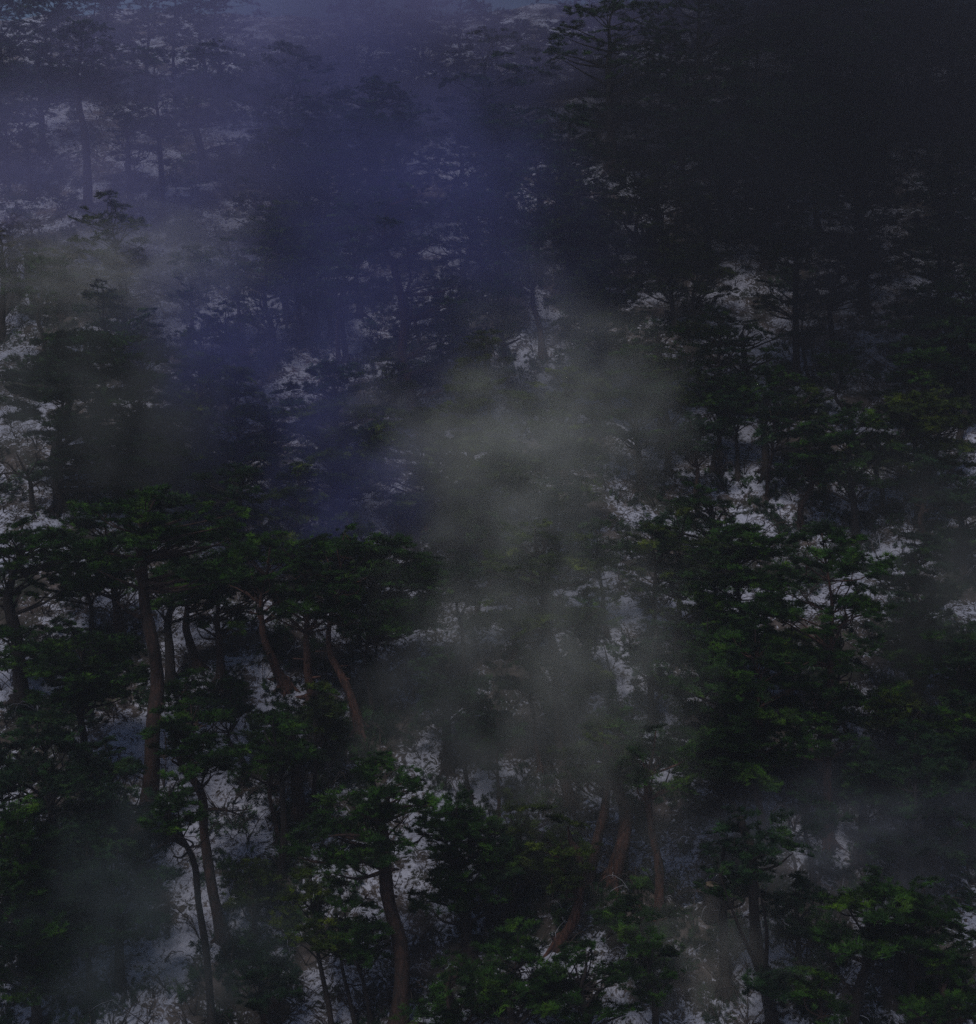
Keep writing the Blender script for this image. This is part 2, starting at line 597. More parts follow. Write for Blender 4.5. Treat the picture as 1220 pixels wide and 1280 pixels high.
T('left of the twin slim trunks, thin dark stem curving up to bare twigs', [(266, 1300), (259, 1200), (249, 1130), (243, 1085), (228, 1050), (214, 1036)], 12, [(175, 255, 1000, 1040), (195, 250, 968, 1015)], 0, True, 0.7,
  limbs=[[(230, 1052), (212, 1052), (196, 1060)], [(236, 1064), (226, 1072), (216, 1070)]])
T('right of the twin slim trunks, thicker with a snow-edged kink', [(279, 1172), (264, 1105), (255, 1045), (254, 1000), (240, 972), (226, 952)], 17,
  [(188, 320, 872, 962), (205, 300, 900, 985)], 0, False, 1.0, limbs=[[(254, 1012), (280, 1012), (303, 1020)], [(246, 985), (226, 990), (204, 1006)]])
T('dark edged stem left of the reddish trunk in the lower left', [(350, 1098), (355, 1045), (354, 1000), (350, 965)], 12, [(300, 400, 880, 965)], 0, True, 1.0)
T('reddish pine trunk behind the dark edged stem, lower left', [(374, 1018), (371, 975), (364, 925), (360, 890)], 20, [(300, 400, 875, 935)], 0, False, 1.0)
T('large dusky pine spreading across the lower left centre', [(497, 1295), (503, 1200), (488, 1130), (479, 1070), (474, 1020)], 26, [(385, 560, 935, 1075), (340, 470, 1010, 1095)], 0, False, 1.0)
T('dense pine standing right of the dusky lower centre pine', [(586, 1200), (580, 1130), (570, 1070)], 20, [(510, 650, 985, 1150)], 0, True, 1.7)
T('low pine with broad flat tiers at the bottom centre', [(568, 1330), (566, 1275), (560, 1230)], 16, [(505, 650, 1195, 1300)], 0, False, 1.1)
T('slim pine stem at the bottom edge, leftmost of three in mist', [(416, 1300), (409, 1245), (398, 1195)], 10, [(345, 440, 1080, 1200)], 1, True, 0.7)
T('slim leaning stem at the bottom edge, middle of three in mist', [(446, 1290), (437, 1250), (428, 1205)], 8, [(380, 480, 1100, 1200)], 0, True, 0.6)
T('slim stem at the bottom edge, rightmost of three in mist', [(464, 1278), (457, 1240), (448, 1205)], 8, [(420, 520, 1130, 1215)], 0, True, 0.6)
T('green young pine right of the twin slim trunks, over snow', [(318, 1170), (318, 1140), (316, 1115)], 9, [(268, 370, 1070, 1165)], 1, False, 0.8)
T('small misty pine at the bottom between twin trunks and slim stems', [(330, 1300), (328, 1260), (325, 1230)], 10, [(272, 385, 1170, 1290)], 2, False, 0.7)
# --- bottom centre and centre right
T('broad dark pine at the bottom right of centre, first of two low trunks', [(650, 1345), (642, 1290), (636, 1240)], 14, [(580, 725, 1150, 1275)], 0, True, 1.1)
T('dark pine at the bottom with a leaning trunk under tiered boughs', [(742, 1345), (736, 1290), (728, 1240)], 14, [(670, 810, 1165, 1290)], 0, True, 1.1)
T('sinuous pine bending right at its foot, lower centre', [(700, 1180), (718, 1148), (726, 1100), (722, 1062)], 17, [(640, 760, 1020, 1110)], 1, False, 0.9)
T('tall straight pine glowing in the grey mist column, trunk rising to a snow arch', [(714, 1005), (706, 975), (700, 930), (697, 860), (692, 810), (681, 775)], 17,
  [(575, 770, 640, 795), (690, 760, 780, 900)], 1, False, 1.0, limbs=[[(684, 788), (664, 790), (648, 798)], [(702, 955), (726, 985), (740, 996)]])
T('left of two crossing red trunks, leaning right, lower centre', [(735, 1105), (745, 1055), (757, 1005), (764, 950)], 17, [(700, 810, 900, 985)], 1, False, 0.9)
T('right of two crossing red trunks, heavy and bowed', [(766, 1100), (779, 1050), (782, 1020), (774, 985), (769, 950)], 23, [(715, 840, 880, 990)], 0, False, 0.9, limbs=[[(772, 985), (756, 985), (742, 994)], [(772, 975), (788, 962), (800, 950)]])
T('wavy red pine trunk right of the crossing pair', [(824, 1140), (824, 1085), (816, 1045), (809, 1005), (810, 970)], 14, [(770, 880, 900, 1000)], 0, False, 0.9)
T('small pine stem at the bottom, curved, left of the pale misty clearing', [(820, 1300), (818, 1255), (811, 1228)], 11, [(760, 850, 1140, 1240)], 0, True, 1.0)
T('short slim pine under the wavy red trunk', [(803, 1215), (803, 1180), (802, 1155)], 9, [(745, 860, 1090, 1170)], 0, False, 1.0)
T('slim pine with lower twigs in front of snow, lower centre left', [(640, 1140), (638, 1090), (634, 1050)], 9, [(590, 690, 990, 1110)], 1, False, 0.8)
T('dark pine at lower centre beside the grey column, standing before the tall straight one', [(700, 1110), (697, 1070), (694, 1040)], 8, [(615, 705, 1035, 1110)], 0, False, 0.9)
T('stout grey trunk lost in mist beside the black stump', [(907, 1240), (906, 1190), (904, 1130)], 18, [(850, 960, 1030, 1130)], 2, True, 0.5)
T('long grey misty trunk leaning left over the pale clearing at the bottom', [(968, 1290), (956, 1232), (946, 1190), (941, 1120), (937, 1060), (928, 1020)], 19, [(880, 1010, 1010, 1110), (905, 1010, 1180, 1240)], 2, True, 0.5)
T('forked dark pine at the lower right, foliage in a rounded mass', [(1063, 1292), (1074, 1235), (1086, 1195), (1092, 1160)], 18, [(1020, 1165, 1085, 1205)], 0, True, 1.25, limbs=[[(1078, 1225), (1094, 1200), (1104, 1180)], [(1070, 1245), (1052, 1225), (1036, 1220)]])
T('dark pine at the lower right, right of the forked one', [(1142, 1280), (1138, 1225), (1140, 1180)], 14, [(1090, 1230, 1095, 1220)], 0, True, 1.1)
T('low pine with level tiers in the bottom right corner', [(1190, 1325), (1186, 1280), (1180, 1240)], 14, [(1100, 1270, 1200, 1290)], 0, False, 1.1)
T('small pine with level boughs at the bottom edge, left of the forked one', [(1040, 1335), (1036, 1300), (1030, 1275)], 9, [(985, 1065, 1215, 1290)], 0, False, 0.7)
# --- right stand
T('straight red trunk below the great dark crown at right, snow on both sides', [(1036, 1056), (1036, 1010), (1033, 965), (1036, 900), (1040, 850)], 16, [(940, 1115, 640, 850), (960, 1100, 840, 950)], 0, False, 1.1)
T('leaning dark trunk, leftmost of three under the right-hand crown', [(905, 1068), (903, 1030), (900, 990)], 8, [(830, 935, 890, 990)], 0, True, 1.1)
T('leaning dark trunk, middle of three under the right-hand crown', [(931, 1062), (920, 1020), (913, 982)], 15, [(830, 960, 790, 985)], 0, True, 2.0)
T('leaning red trunk, rightmost of three under the right-hand crown', [(953, 1040), (949, 1005), (942, 975)], 12, [(880, 1010, 760, 975)], 0, False, 2.0)
T('short bent stem between the leaning three and the straight red trunk', [(1017, 1110), (1013, 1070), (1008, 1045)], 10, [(965, 1060, 980, 1050)], 2, True, 0.7)
T('dense pine crown at centre right with yellow-green tufts, trunk hidden', [(930, 905), (928, 850), (926, 800)], 15, [(855, 1000, 640, 830)], 0, True, 2.2)
T('pine with broken snow showing through its boughs, right of the straight red trunk', [(1120, 1010), (1118, 960), (1114, 920)], 13, [(1050, 1180, 850, 960)], 0, True, 0.8)
T('misty dark pine on the right, above the slim trunks at the edge', [(1150, 900), (1148, 840), (1144, 790)], 16, [(1075, 1215, 650, 840)], 2, True, 1.7)
T('slim red trunk at the right edge, leftmost of three', [(1194, 945), (1195, 915), (1197, 850)], 8, [(1150, 1235, 800, 890)], 0, False, 0.8)
T('slim red trunk at the right edge, middle of three', [(1209, 950), (1204, 915), (1199, 880)], 9, [(1165, 1260, 780, 880)], 0, False, 0.8)
T('slim pale-edged trunk at the right edge, rightmost of three', [(1219, 942), (1217, 915), (1216, 880)], 8, [(1180, 1280, 820, 900)], 2, False, 0.8)
T('faint pine in the grey mist at lower right, left of two ghostly trunks', [(1077, 1075), (1077, 1040), (1076, 1000)], 12, [(1030, 1130, 940, 1020)], 2, True, 0.7)
T('ghostly wide trunk in grey mist at right', [(1165, 1090), (1164, 1050), (1162, 1010)], 18, [(1105, 1225, 930, 1030)], 2, True, 0.8)
T('pine drowned in grey mist above the forked dark pine', [(1127, 1120), (1128, 1090), (1130, 1050)], 14, [(1080, 1220, 1010, 1090)], 2, True, 0.8)
T('misty pine left of the forked dark pine', [(1000, 1235), (998, 1190), (996, 1150)], 11, [(950, 1050, 1090, 1200)], 2, True, 0.7)
# --- middle band
T('big shadowy pine with a massive dark crown at left', [(76, 636), (71, 600), (68, 560), (90, 500)], 17, [(10, 220, 400, 610), (120, 300, 500, 625)], 2, True, 2.6)
T('dark pine top under the big shadowy crown, against blue mist', [(300, 720), (298, 680), (296, 640)], 14, [(230, 345, 570, 690)], 2, True, 1.0)
T('black straight trunk on the left edge above a pale clearing', [(2, 425), (3, 380), (4, 335)], 11, [(-40, 40, 285, 340)], 3, True, 0.7)
T('broad black trunk stub at left edge, middle of three', [(16, 378), (15, 355), (14, 325)], 19, [(-20, 60, 265, 335)], 3, True, 0.7)
T('leaning black trunk at left edge, rightmost of three', [(44, 384), (38, 360), (34, 330)], 12, [(10, 85, 270, 340)], 3, True, 0.7)
T('russet misty pine right of the pale clearing at upper left', [(78, 395), (76, 370), (74, 345)], 10, [(50, 140, 300, 395)], 3, False, 0.9)
T('russet and green pine fading into grey mist, upper left', [(160, 455), (158, 420), (156, 390)], 11, [(100, 215, 310, 430)], 3, False, 0.9)
T('olive pine dissolving in blue mist right of the shadowy crown', [(255, 560), (252, 520), (250, 480)], 12, [(200, 310, 400, 540)], 1, False, 0.7)
T('tall swaying red trunk in blue mist at upper centre', [(518, 532), (511, 485), (503, 442), (506, 402), (501, 366), (490, 332), (482, 314)], 15, [(430, 560, 215, 325), (510, 600, 330, 420), (500, 620, 410, 490)], 0, False, 0.9)
T('thin dark trunk left of the swaying red trunk, above snow', [(450, 394), (446, 360), (443, 330)], 9, [(395, 490, 230, 340)], 0, True, 0.9)
T('thin trunk on the left rim of the blue snow opening', [(433, 450), (429, 420), (425, 392)], 9, [(385, 465, 320, 395)], 0, True, 0.9)
T('short trunk in the misty clump left of the blue snow opening', [(414, 422), (413, 405), (412, 385)], 9, [(375, 445, 300, 390)], 0, True, 0.9)
T('reddish stout trunk in the misty clump, behind the round bush', [(392, 425), (393, 400), (394, 375)], 13, [(345, 430, 290, 385)], 0, False, 0.9)
T('leftmost leaning trunk of the misty clump, behind the round bush', [(380, 428), (374, 400), (371, 365)], 11, [(325, 410, 280, 380)], 1, False, 0.9)
T('bluish pine in front of the misty clump with drooping tiers', [(425, 605), (422, 560), (420, 520)], 14, [(345, 490, 440, 590)], 2, False, 0.9)
T('hazy green pine below the swaying red trunk', [(540, 665), (538, 620), (534, 580)], 14, [(465, 610, 505, 640)], 1, False, 0.8)
T('pine dissolving in deep blue mist, left centre', [(345, 650), (343, 600), (341, 560)], 12, [(285, 400, 500, 630)], 2, False, 0.8)
T('green pine top emerging below the blue mist at centre left', [(470, 790), (468, 740), (464, 700)], 12, [(370, 480, 640, 720)], 1, False, 0.9)
T('pine with straight dark trunk at upper centre, twin with a thinner stem', [(626, 352), (620, 320), (616, 260)], 12, [(560, 680, 180, 285)], 2, True, 0.8, limbs=[[(620, 318), (634, 310), (642, 302)]])
T('thinner leaning stem beside the straight dark trunk, upper centre', [(610, 362), (604, 335), (597, 308)], 9, [(545, 640, 230, 320)], 1, False, 0.9)
T('stem with feathery boughs in violet mist below the twin trunks', [(572, 555), (573, 530), (572, 500)], 9, [(520, 640, 420, 510)], 2, True, 0.8)
T('pale misty pine with a short visible trunk at the top of the grey column', [(706, 592), (704, 560), (703, 530)], 9, [(640, 780, 455, 555)], 1, False, 0.9)
T('pine faded by grey mist at the middle of the grey column', [(655, 740), (653, 700), (650, 660)], 11, [(580, 720, 560, 690)], 1, False, 0.8)
T('thin trunk left of the snow arch in the grey column', [(644, 822), (643, 800), (642, 772)], 9, [(590, 690, 690, 785)], 1, False, 0.9)
T('slim pine in dim mist right of the grey column', [(820, 815), (819, 780), (818, 735)], 10, [(765, 870, 640, 760)], 2, False, 0.8)
T('dark feathered pine in the dim mist below the slim one', [(815, 905), (814, 870), (812, 830)], 12, [(770, 870, 770, 880)], 2, True, 0.7)
T('pine veiled in grey smoke left of the tall straight trunk', [(560, 960), (558, 910), (556, 860)], 16, [(490, 625, 800, 940)], 2, True, 0.8)
T('dark olive pine at centre right beneath the blue mist', [(760, 515), (757, 470), (753, 420)], 12, [(690, 830, 310, 460)], 1, True, 1.6)
T('trunk between two white snow slots at centre right', [(845, 412), (841, 388), (838, 355)], 9, [(790, 890, 290, 375)], 1, True, 1.0)
T('thin short trunk right of the white snow slots', [(868, 408), (867, 390), (866, 370)], 7, [(840, 930, 300, 380)], 1, True, 1.0)
T('black pine at centre right with thin boughs, behind the two trunks in pale mist', [(935, 510), (932, 470), (928, 430)], 11, [(850, 1000, 395, 490)], 0, True, 0.8)
T('tall black stem at right centre under heavy dark foliage', [(996, 478), (995, 420), (995, 340)], 12, [(930, 1060, 280, 390)], 1, True, 1.0)
T('slim grey stem right of the tall black one, leaning', [(1012, 478), (1007, 455), (1003, 430)], 6, [(965, 1050, 360, 430)], 2, True, 0.8)
T('dark straight trunk beside the small snow window at right', [(1041, 458), (1040, 420), (1037, 375)], 10, [(1000, 1110, 290, 385)], 2, True, 1.0)
T('dim trunk, leftmost of four before the pale bank at centre right', [(836, 592), (835, 560), (834, 525)], 11, [(780, 880, 430, 535)], 1, True, 0.9)
T('dim trunk, second of four before the pale bank at centre right', [(900, 592), (900, 565), (899, 530)], 10, [(850, 945, 455, 540)], 0, True, 0.8)
T('short dim trunk, third of four before the pale bank at centre right', [(922, 598), (922, 575), (921, 550)], 8, [(885, 965, 480, 545)], 2, True, 0.7)
T('stoutest dim trunk, rightmost of four before the pale bank', [(959, 594), (956, 560), (955, 525)], 13, [(905, 1020, 450, 535)], 0, True, 0.9)
T('dark ragged pine left of the four dim trunks', [(802, 612), (799, 580), (796, 540)], 11, [(740, 850, 420, 560)], 0, True, 1.0)
T('ragged black pine below the four dim trunks, with a hooked top', [(895, 720), (893, 680), (890, 640)], 13, [(810, 935, 600, 700)], 0, True, 0.9, limbs=[[(893, 660), (905, 640), (918, 655)]])
T('dark pine over the right slope with thin upright stem', [(1147, 655), (1146, 620), (1144, 580)], 10, [(1075, 1220, 480, 600)], 1, True, 1.6)
T('dim green pine on the right slope below the snow window', [(1070, 680), (1068, 640), (1064, 600)], 12, [(1000, 1130, 500, 620)], 0, True, 1.0)
T('shadowed pine at the far right edge below the deep shade', [(1205, 720), (1204, 680), (1202, 640)], 12, [(1150, 1280, 590, 690)], 2, True, 1.0)
T('shadowed pine at the right edge, above the thin upright stem', [(1180, 520), (1178, 470), (1175, 420)], 13, [(1095, 1260, 340, 490)], 2, True, 1.7)
# --- top band
T('trunk with side boughs by the left violet gap, upper left', [(110, 262), (109, 210), (104, 155), (97, 118)], 13, [(55, 165, 20, 125)], 2, True, 0.9)
T('straight trunk on the left rim of the violet gap, upper left', [(55, 192), (52, 160), (50, 125)], 10, [(0, 110, 30, 130)], 2, True, 0.9)
T('lower trunk at the left foot of the violet gap, upper left', [(40, 248), (36, 220), (33, 190)], 10, [(-10, 80, 100, 200)], 2, True, 0.9)
T('faint stem at the far left, upper left corner', [(8, 226), (8, 205), (7, 180)], 10, [(-50, 45, 80, 190)], 2, True, 0.9)
T('trunk with side boughs by the right violet gap, upper left', [(256, 225), (251, 185), (244, 155)], 13, [(200, 320, 45, 160), (265, 340, 160, 260)], 2, True, 0.9)
T('long straight trunk dividing the two violet gaps', [(204, 274), (202, 235), (199, 165)], 10, [(130, 250, 50, 170)], 2, True, 0.9)
T('dim pine between the two violet gaps', [(165, 285), (163, 240), (160, 190)], 12, [(118, 195, 130, 270)], 2, True, 0.9)
T('yellowish misty pine at the upper left of centre', [(345, 330), (343, 290), (340, 240)], 12, [(275, 400, 150, 300)], 1, False, 0.9)
T('skyline pine top left of the pale sky, in violet haze', [(370, 215), (370, 180), (368, 130)], 12, [(300, 440, 50, 190)], 2, True, 0.8)
T('skyline pine in the middle of the pale sky', [(470, 232), (470, 190), (466, 140)], 12, [(410, 530, 90, 215)], 2, True, 0.8)
T('skyline pine with broad rounded top right of the pale sky', [(610, 210), (610, 170), (604, 130)], 13, [(540, 690, 30, 190)], 2, True, 0.9)
T('tall skyline pine rising out of the top edge, right of the pale sky', [(765, 215), (764, 150), (760, 90)], 15, [(690, 850, -25, 150)], 2, True, 1.0)
T('dark pine below the skyline at upper right of centre', [(715, 320), (713, 270), (708, 220)], 12, [(640, 790, 120, 270)], 2, True, 0.9)
T('shaded pine in the deep shade, with a bowed thin limb', [(830, 350), (828, 300), (820, 240)], 13, [(750, 905, 190, 325)], 1, True, 1.0, limbs=[[(812, 300), (796, 280), (780, 262)]])
T('tall shaded pine at top right of centre', [(880, 215), (878, 150), (874, 80)], 15, [(800, 960, -40, 160)], 2, True, 1.1)
T('black pine mass in the middle of the deep shade', [(960, 330), (958, 270), (952, 200)], 15, [(870, 1050, 120, 300)], 2, True, 1.1)
T('dark pine at the top edge left of the upper right opening', [(1040, 220), (1038, 150), (1034, 80)], 15, [(950, 1125, -40, 170)], 2, True, 1.1)
T('shadowed pine below the upper right opening, twiggy top', [(1080, 385), (1078, 320), (1072, 250)], 15, [(1000, 1160, 180, 345)], 2, True, 1.0)
T('pine at left rim of the upper right opening', [(1150, 165), (1150, 120), (1152, 70)], 10, [(1090, 1180, -30, 80)], 2, True, 1.0)
T('thin black trunk in the upper right opening, leftmost', [(1185, 170), (1186, 120), (1188, 60)], 8, [(1140, 1220, -40, 70)], 2, True, 0.9)
T('lower black trunk in the upper right opening', [(1198, 185), (1199, 150), (1201, 112)], 8, [(1170, 1250, 20, 100)], 2, True, 0.8)
T('thick short trunk at the right end of the upper right opening', [(1215, 180), (1214, 140), (1213, 95)], 11, [(1185, 1280, -20, 95)], 2, True, 0.9)
T('dense round-topped pine under the upper right opening at the edge', [(1190, 300), (1188, 260), (1184, 220)], 12, [(1125, 1260, 158, 290)], 2, True, 1.0)


# --- pines along the top of the slope, seen only as veiled crowns behind the nearer ones
R2 = random.Random(3)
OPEN = [(690, 930, 850, 1130), (330, 790, 500, 920), (620, 850, 730, 1000), (50, 130, 105, 250), (195, 150, 250, 275), (435, 325, 500, 475), (15, 335, 85, 420), (110, 790, 260, 850), (630, 785, 720, 850),
        (830, 520, 1030, 600), (830, 1180, 1010, 1280), (1145, 60, 1220, 160), (215, 1010, 330, 1180), (810, 375, 900, 410), (985, 385, 1050, 470),
        (890, 980, 1050, 1060), (0, 590, 70, 660)]
for x0, x1, n, tops, lab in (
        (-30, 290, 10, (-90, -10), 'veiled pine on the crest behind the violet gaps, trunk hidden by nearer crowns'),
        (290, 690, 12, (-20, 50), 'low veiled pine on the crest under the pale sky, trunk hidden by nearer crowns'),
        (690, 1250, 16, (-90, 0), 'black crest pine behind the deep shade, trunk hidden by nearer crowns')):
    for i in range(n):
        x = x0 + (x1 - x0) * (i + 0.5) / n + R2.uniform(-14, 14)
        yb = R2.uniform(112, 130)
        yt = R2.uniform(*tops)
        T(lab, [(x, yb), (x + R2.uniform(-4, 4), yb - 15), (x + R2.uniform(-6, 6), yb - 30)], 10,
          [(x - 55, x + 55, yt, min(yb - 18, yt + 130))], 2, True, 0.9)

# --- crowns that only show as blurred masses between the trees above
for x0, x1, y0, y1, n, hh, tone, lab in (
        (1040, 1240, 380, 590, 9, 190, 2, 'dark pine in the murky right-hand mass below the deep shade, trunk hidden'),
        (190, 420, 350, 480, 7, 190, 1, 'blurred pine deep in the blue mist at left centre, trunk hidden'),
        (570, 860, 640, 940, 8, 220, 1, 'pine blurred in the grey mist column at the centre, trunk hidden'),
        (400, 730, 270, 430, 13, 175, 2, 'blurred pine in the blue mist under the pale sky, trunk hidden'),
        (0, 350, 1040, 1300, 14, 240, 2, 'pine blurred in the lower left mist, trunk hidden by foliage'),
        (880, 1230, 1060, 1230, 7, 230, 2, 'pine blurred in the lower right mist, trunk hidden by foliage'),
        (280, 620, 620, 740, 6, 200, 1, 'pine just below the blue mist at left of centre, trunk hidden'),
        (760, 1080, 640, 760, 6, 200, 0, 'black-green pine in the right centre thicket, trunk hidden'),
        (840, 1250, 200, 350, 16, 180, 2, 'black pine in the deep shade on the upper right slope, trunk hidden'),
        (250, 460, 260, 350, 8, 180, 2, 'dim pine in violet mist below the pale sky at left, trunk hidden'),
        (700, 860, 330, 480, 6, 180, 1, 'dark pine at the border of blue mist and dark slope, trunk hidden'),
        (-10, 120, 440, 620, 4, 190, 2, 'dim pine behind the shadowy crown at the left edge, trunk hidden')):
    for i in range(n):
        x = x0 + (x1 - x0) * (i + 0.5) / n + R2.uniform(-12, 12)
        yb = y0 + (y1 - y0) * ((i * 0.618 + 0.3) % 1.0)
        h = hh * R2.uniform(0.8, 1.1)
        wd = 0.34 * hh * R2.uniform(0.85, 1.2)
        if any(x + wd > a and x - wd < c and yb > b_ and yb - h < d for a, b_, c, d in OPEN):
            continue
        T(lab, [(x, yb), (x + R2.uniform(-5, 5), yb - 0.2 * h), (x + R2.uniform(-8, 8), yb - 0.4 * h)], 11,
          [(x - wd, x + wd, yb - h, yb - 0.22 * h)], tone, True, 0.8)

# --- thin crooked trunks crowding between the bigger pines
CLEAR = [(690, 940, 860, 1300), (100, 780, 530, 975), (110, 800, 215, 845), (640, 785, 705, 840), (830, 1190, 930, 1275), (920, 545, 1010, 590)]
for x0, x1, y0, y1, n, hh, lab in (
        (590, 860, 960, 1230, 13, 175, 'thin crooked pine crowding between the red trunks at the lower centre'),
        (110, 520, 830, 960, 12, 165, 'thin crooked pine crowding the dark stand at the left'),
        (820, 1220, 530, 680, 14, 140, 'thin crooked pine on the dim slope at the right centre'),
        (860, 1230, 900, 1110, 11, 165, 'thin crooked pine under the dense crowns at the right'),
        (280, 400, 960, 1080, 3, 150, 'thin crooked pine over the snow beside the dark edged stem, lower left'),
        (540, 760, 700, 900, 8, 150, 'thin crooked pine glimpsed through the grey mist column'),
        (40, 330, 430, 620, 9, 165, 'thin dark pine massed about the shadowy crown at the left'),
        (420, 760, 430, 600, 11, 140, 'thin pine where blue mist meets grey mist at the centre')):
    for i in range(n):
        x = x0 + (x1 - x0) * (i + 0.5) / n + R2.uniform(-14, 14)
        yb = y0 + (y1 - y0) * ((i * 0.618 + 0.15) % 1.0)
        if any(a < x < c and b_ < yb < d for a, b_, c, d in CLEAR):
            continue
        h = hh * R2.uniform(0.75, 1.2)
        wd = R2.uniform(30, 50)
        ln = R2.uniform(-24, 24)
        T(lab, [(x, yb), (x + ln * .2 + R2.uniform(-5, 5), yb - 0.2 * h), (x + ln * .7 + R2.uniform(-7, 7), yb - 0.4 * h), (x + ln * .6, yb - .58 * h)], R2.uniform(6, 10),
          [(x + ln - wd, x + ln + wd, yb - h, yb - 0.5 * h)], R2.choice((0, 0, 1, 2)), R2.random() < .5, 1.0)

# ------------------------------------------------------------------ bushes, stump, bare tree
def bush(label, x, y, wpx, hpx, tone=0):
    p = hit(x, y)
    s = p.y / FPX
    root = empty('pine_bush', p, label, 'bush', 'low pine bushes on the snow')
    O = np.array(p)
    cen, rad = [], []
    for i in range(9):
        a, r = RNG.uniform(0, 6.28), RNG.uniform(0, 1) ** 0.6
        cen.append(O + np.array([math.cos(a) * r * wpx * s * 0.36, math.sin(a) * r * wpx * s * 0.3, 0.15 + (1 - 0.5 * r) * RNG.uniform(0.2, 1) * hpx * s * 0.8]))
        rad.append(wpx * s * RNG.uniform(0.2, 0.3))
    V, F = pad_cloud(PADS_FAR, cen, rad)
    mesh_from('foliage', V - O, [F], M_NEEDLE[tone], root)
    tb = Tubes()
    for c in cen[:6]:
        tb.add(smooth_path(np.array([[0, 0, -0.1], (c - O) * 0.5 + RNG.normal(0, .03, 3), c - O]), 5), np.linspace(0.03, 0.008, 5), 5)
    tb.build('stems', M_BARK_DARK, root)


bush('round dark bush in front of the misty trunk clump, upper centre', 392, 446, 44, 34, 2)
bush('small dark bush on the snow beside the swaying red trunk', 484, 446, 44, 20, 2)
bush('low green bush at the left foot of the pale clearing', 98, 808, 46, 24, 0)
bush('low bush right of the small round pine, on snow', 286, 868, 60, 26, 0)
bush('low bush under the snow arch in the grey column', 671, 806, 44, 20, 0)
bush('low bush beside the kinked slim trunk, lower left', 300, 1115, 60, 26, 1)
bush('small bush in the pale misty clearing at the bottom', 850, 1225, 70, 30, 2)
bush('small bush right of the long grey misty trunk', 985, 1240, 56, 34, 1)
bush('low bush on the slope under the pale bank at centre right', 985, 606, 60, 24, 2)
bush('low bush in front of the right violet gap, upper left', 225, 285, 60, 24, 2)
bush('low bush in front of the left violet gap, upper left', 80, 262, 60, 22, 2)
bush('low bush beneath the snow slots at centre right', 862, 424, 60, 26, 1)
bush('dark bush on the left pale clearing by the black trunks', 50, 402, 60, 22, 0)
bush('low bush at the bottom edge under the forked dark pine', 1012, 1262, 66, 22, 0)

p = hit(889, 1140)
st = empty('tree_stump', p, 'broken black stump at the edge of the pale misty clearing', 'stump')
tb = Tubes()
zz = np.array([-0.3, 0, 0.12, 0.3, 0.5, 0.62])
tb.add(np.stack([0.02 * np.sin(zz * 5), 0 * zz, zz], 1), [0.30, 0.27, 0.22, 0.19, 0.185, 0.17], 12, 0.06)
tb.build('trunk', M_BARK_DARK, st)
tb = Tubes()
tb.add(np.array([[0.01, 0, 0.60], [0.012, 0, 0.645], [0.014, 0, 0.65]]), [0.155, 0.15, 0.05], 12, 0.05)
tb.build('cut_top', M_WOOD, st)
tb = Tubes()
for a in (0.3, 1.9, 3.4, 5.0):
    tb.add(smooth_path(np.array([[0.12 * math.cos(a), 0.12 * math.sin(a), 0.12], [0.34 * math.cos(a), 0.34 * math.sin(a), 0.02], [0.6 * math.cos(a), 0.6 * math.sin(a), -0.12 + 0.3 * math.sin(a)]]), 6), np.linspace(0.1, 0.03, 6), 6)
tb.build('roots', M_BARK_DARK, st)

p = hit(40, 640)
bt = empty('bare_tree', p, 'leafless crooked sapling in front of the shadowy crown at the left edge', 'bare tree')
O = np.array(p)
tb = Tubes()


def pix(pts, Y):
    return np.array([np.array(at(x, y, Y)) for x, y in pts])


Pm = pix([(40, 640), (39, 612), (36, 598), (28, 582), (20, 566)], p.y)
Pm[0] = O - np.array([0, 0, 0.2])
tb.add(smooth_path(Pm, 14) - O, np.linspace(0.09, 0.02, 14), 7)
tb.build('trunk', M_BARK_DARK, bt)
for pts in ([(37, 600), (20, 590), (4, 592), (-6, 600)], [(38, 608), (52, 602), (60, 610), (70, 612)], [(30, 585), (22, 590), (10, 580), (2, 578)], [(34, 594), (42, 580), (44, 566)]):
    tb = Tubes()
    B = smooth_path(pix(pts, p.y) + RNG.normal(0, .05, (len(pts), 3)), 10)
    tb.add(B - O, np.linspace(0.04, 0.01, 10), 5)
    for f in (4, 6, 8):
        dv = RNG.normal(0, .22, 3) + np.array([0, 0, .1])
        tb.add(smooth_path(np.array([B[f], B[f] + dv * .5, B[f] + dv]), 4) - O, np.linspace(0.014, 0.006, 4), 4)
    tb.build('branch', M_BARK_DARK, bt)


# ------------------------------------------------------------------ undergrowth
def twigs(name, count, mat, rad, seed, h=(0.25, 0.9)):
    r = np.random.default_rng(seed)
    tb = Tubes()
    for _ in range(count):
        y = 27 + 46 * r.random() ** 0.9
        x = r.uniform(-1, 1) * (y * 0.36 + 2)
        z = ground_z(x, y)
        a = r.uniform(0, 6.28)
        L = r.uniform(*h)
        o = np.array([x, y, z])
        for k in range(int(r.integers(2, 5))):
            a2 = a + r.normal(0, 0.9)
            lean = np.array([math.cos(a2), math.sin(a2), 0]) * L
            p1 = o + lean * 0.3 + np.array([0, 0, L * r.uniform(0.3, 0.6)])
            p2 = o + lean * r.uniform(0.5, 1.1) + np.array([0, 0, L * r.uniform(0.4, 1.0)])
            p3 = p2 + lean * r.uniform(0.1, 0.4) + np.array([0, 0, -L * r.uniform(0.0, 0.35)])
            tb.add(smooth_path(np.array([o, p1, p2, p3]), 6), np.linspace(rad, rad * 0.5, 6), 3)
    o = tb.build(name, mat)
    o['kind'] = 'stuff'
    return o


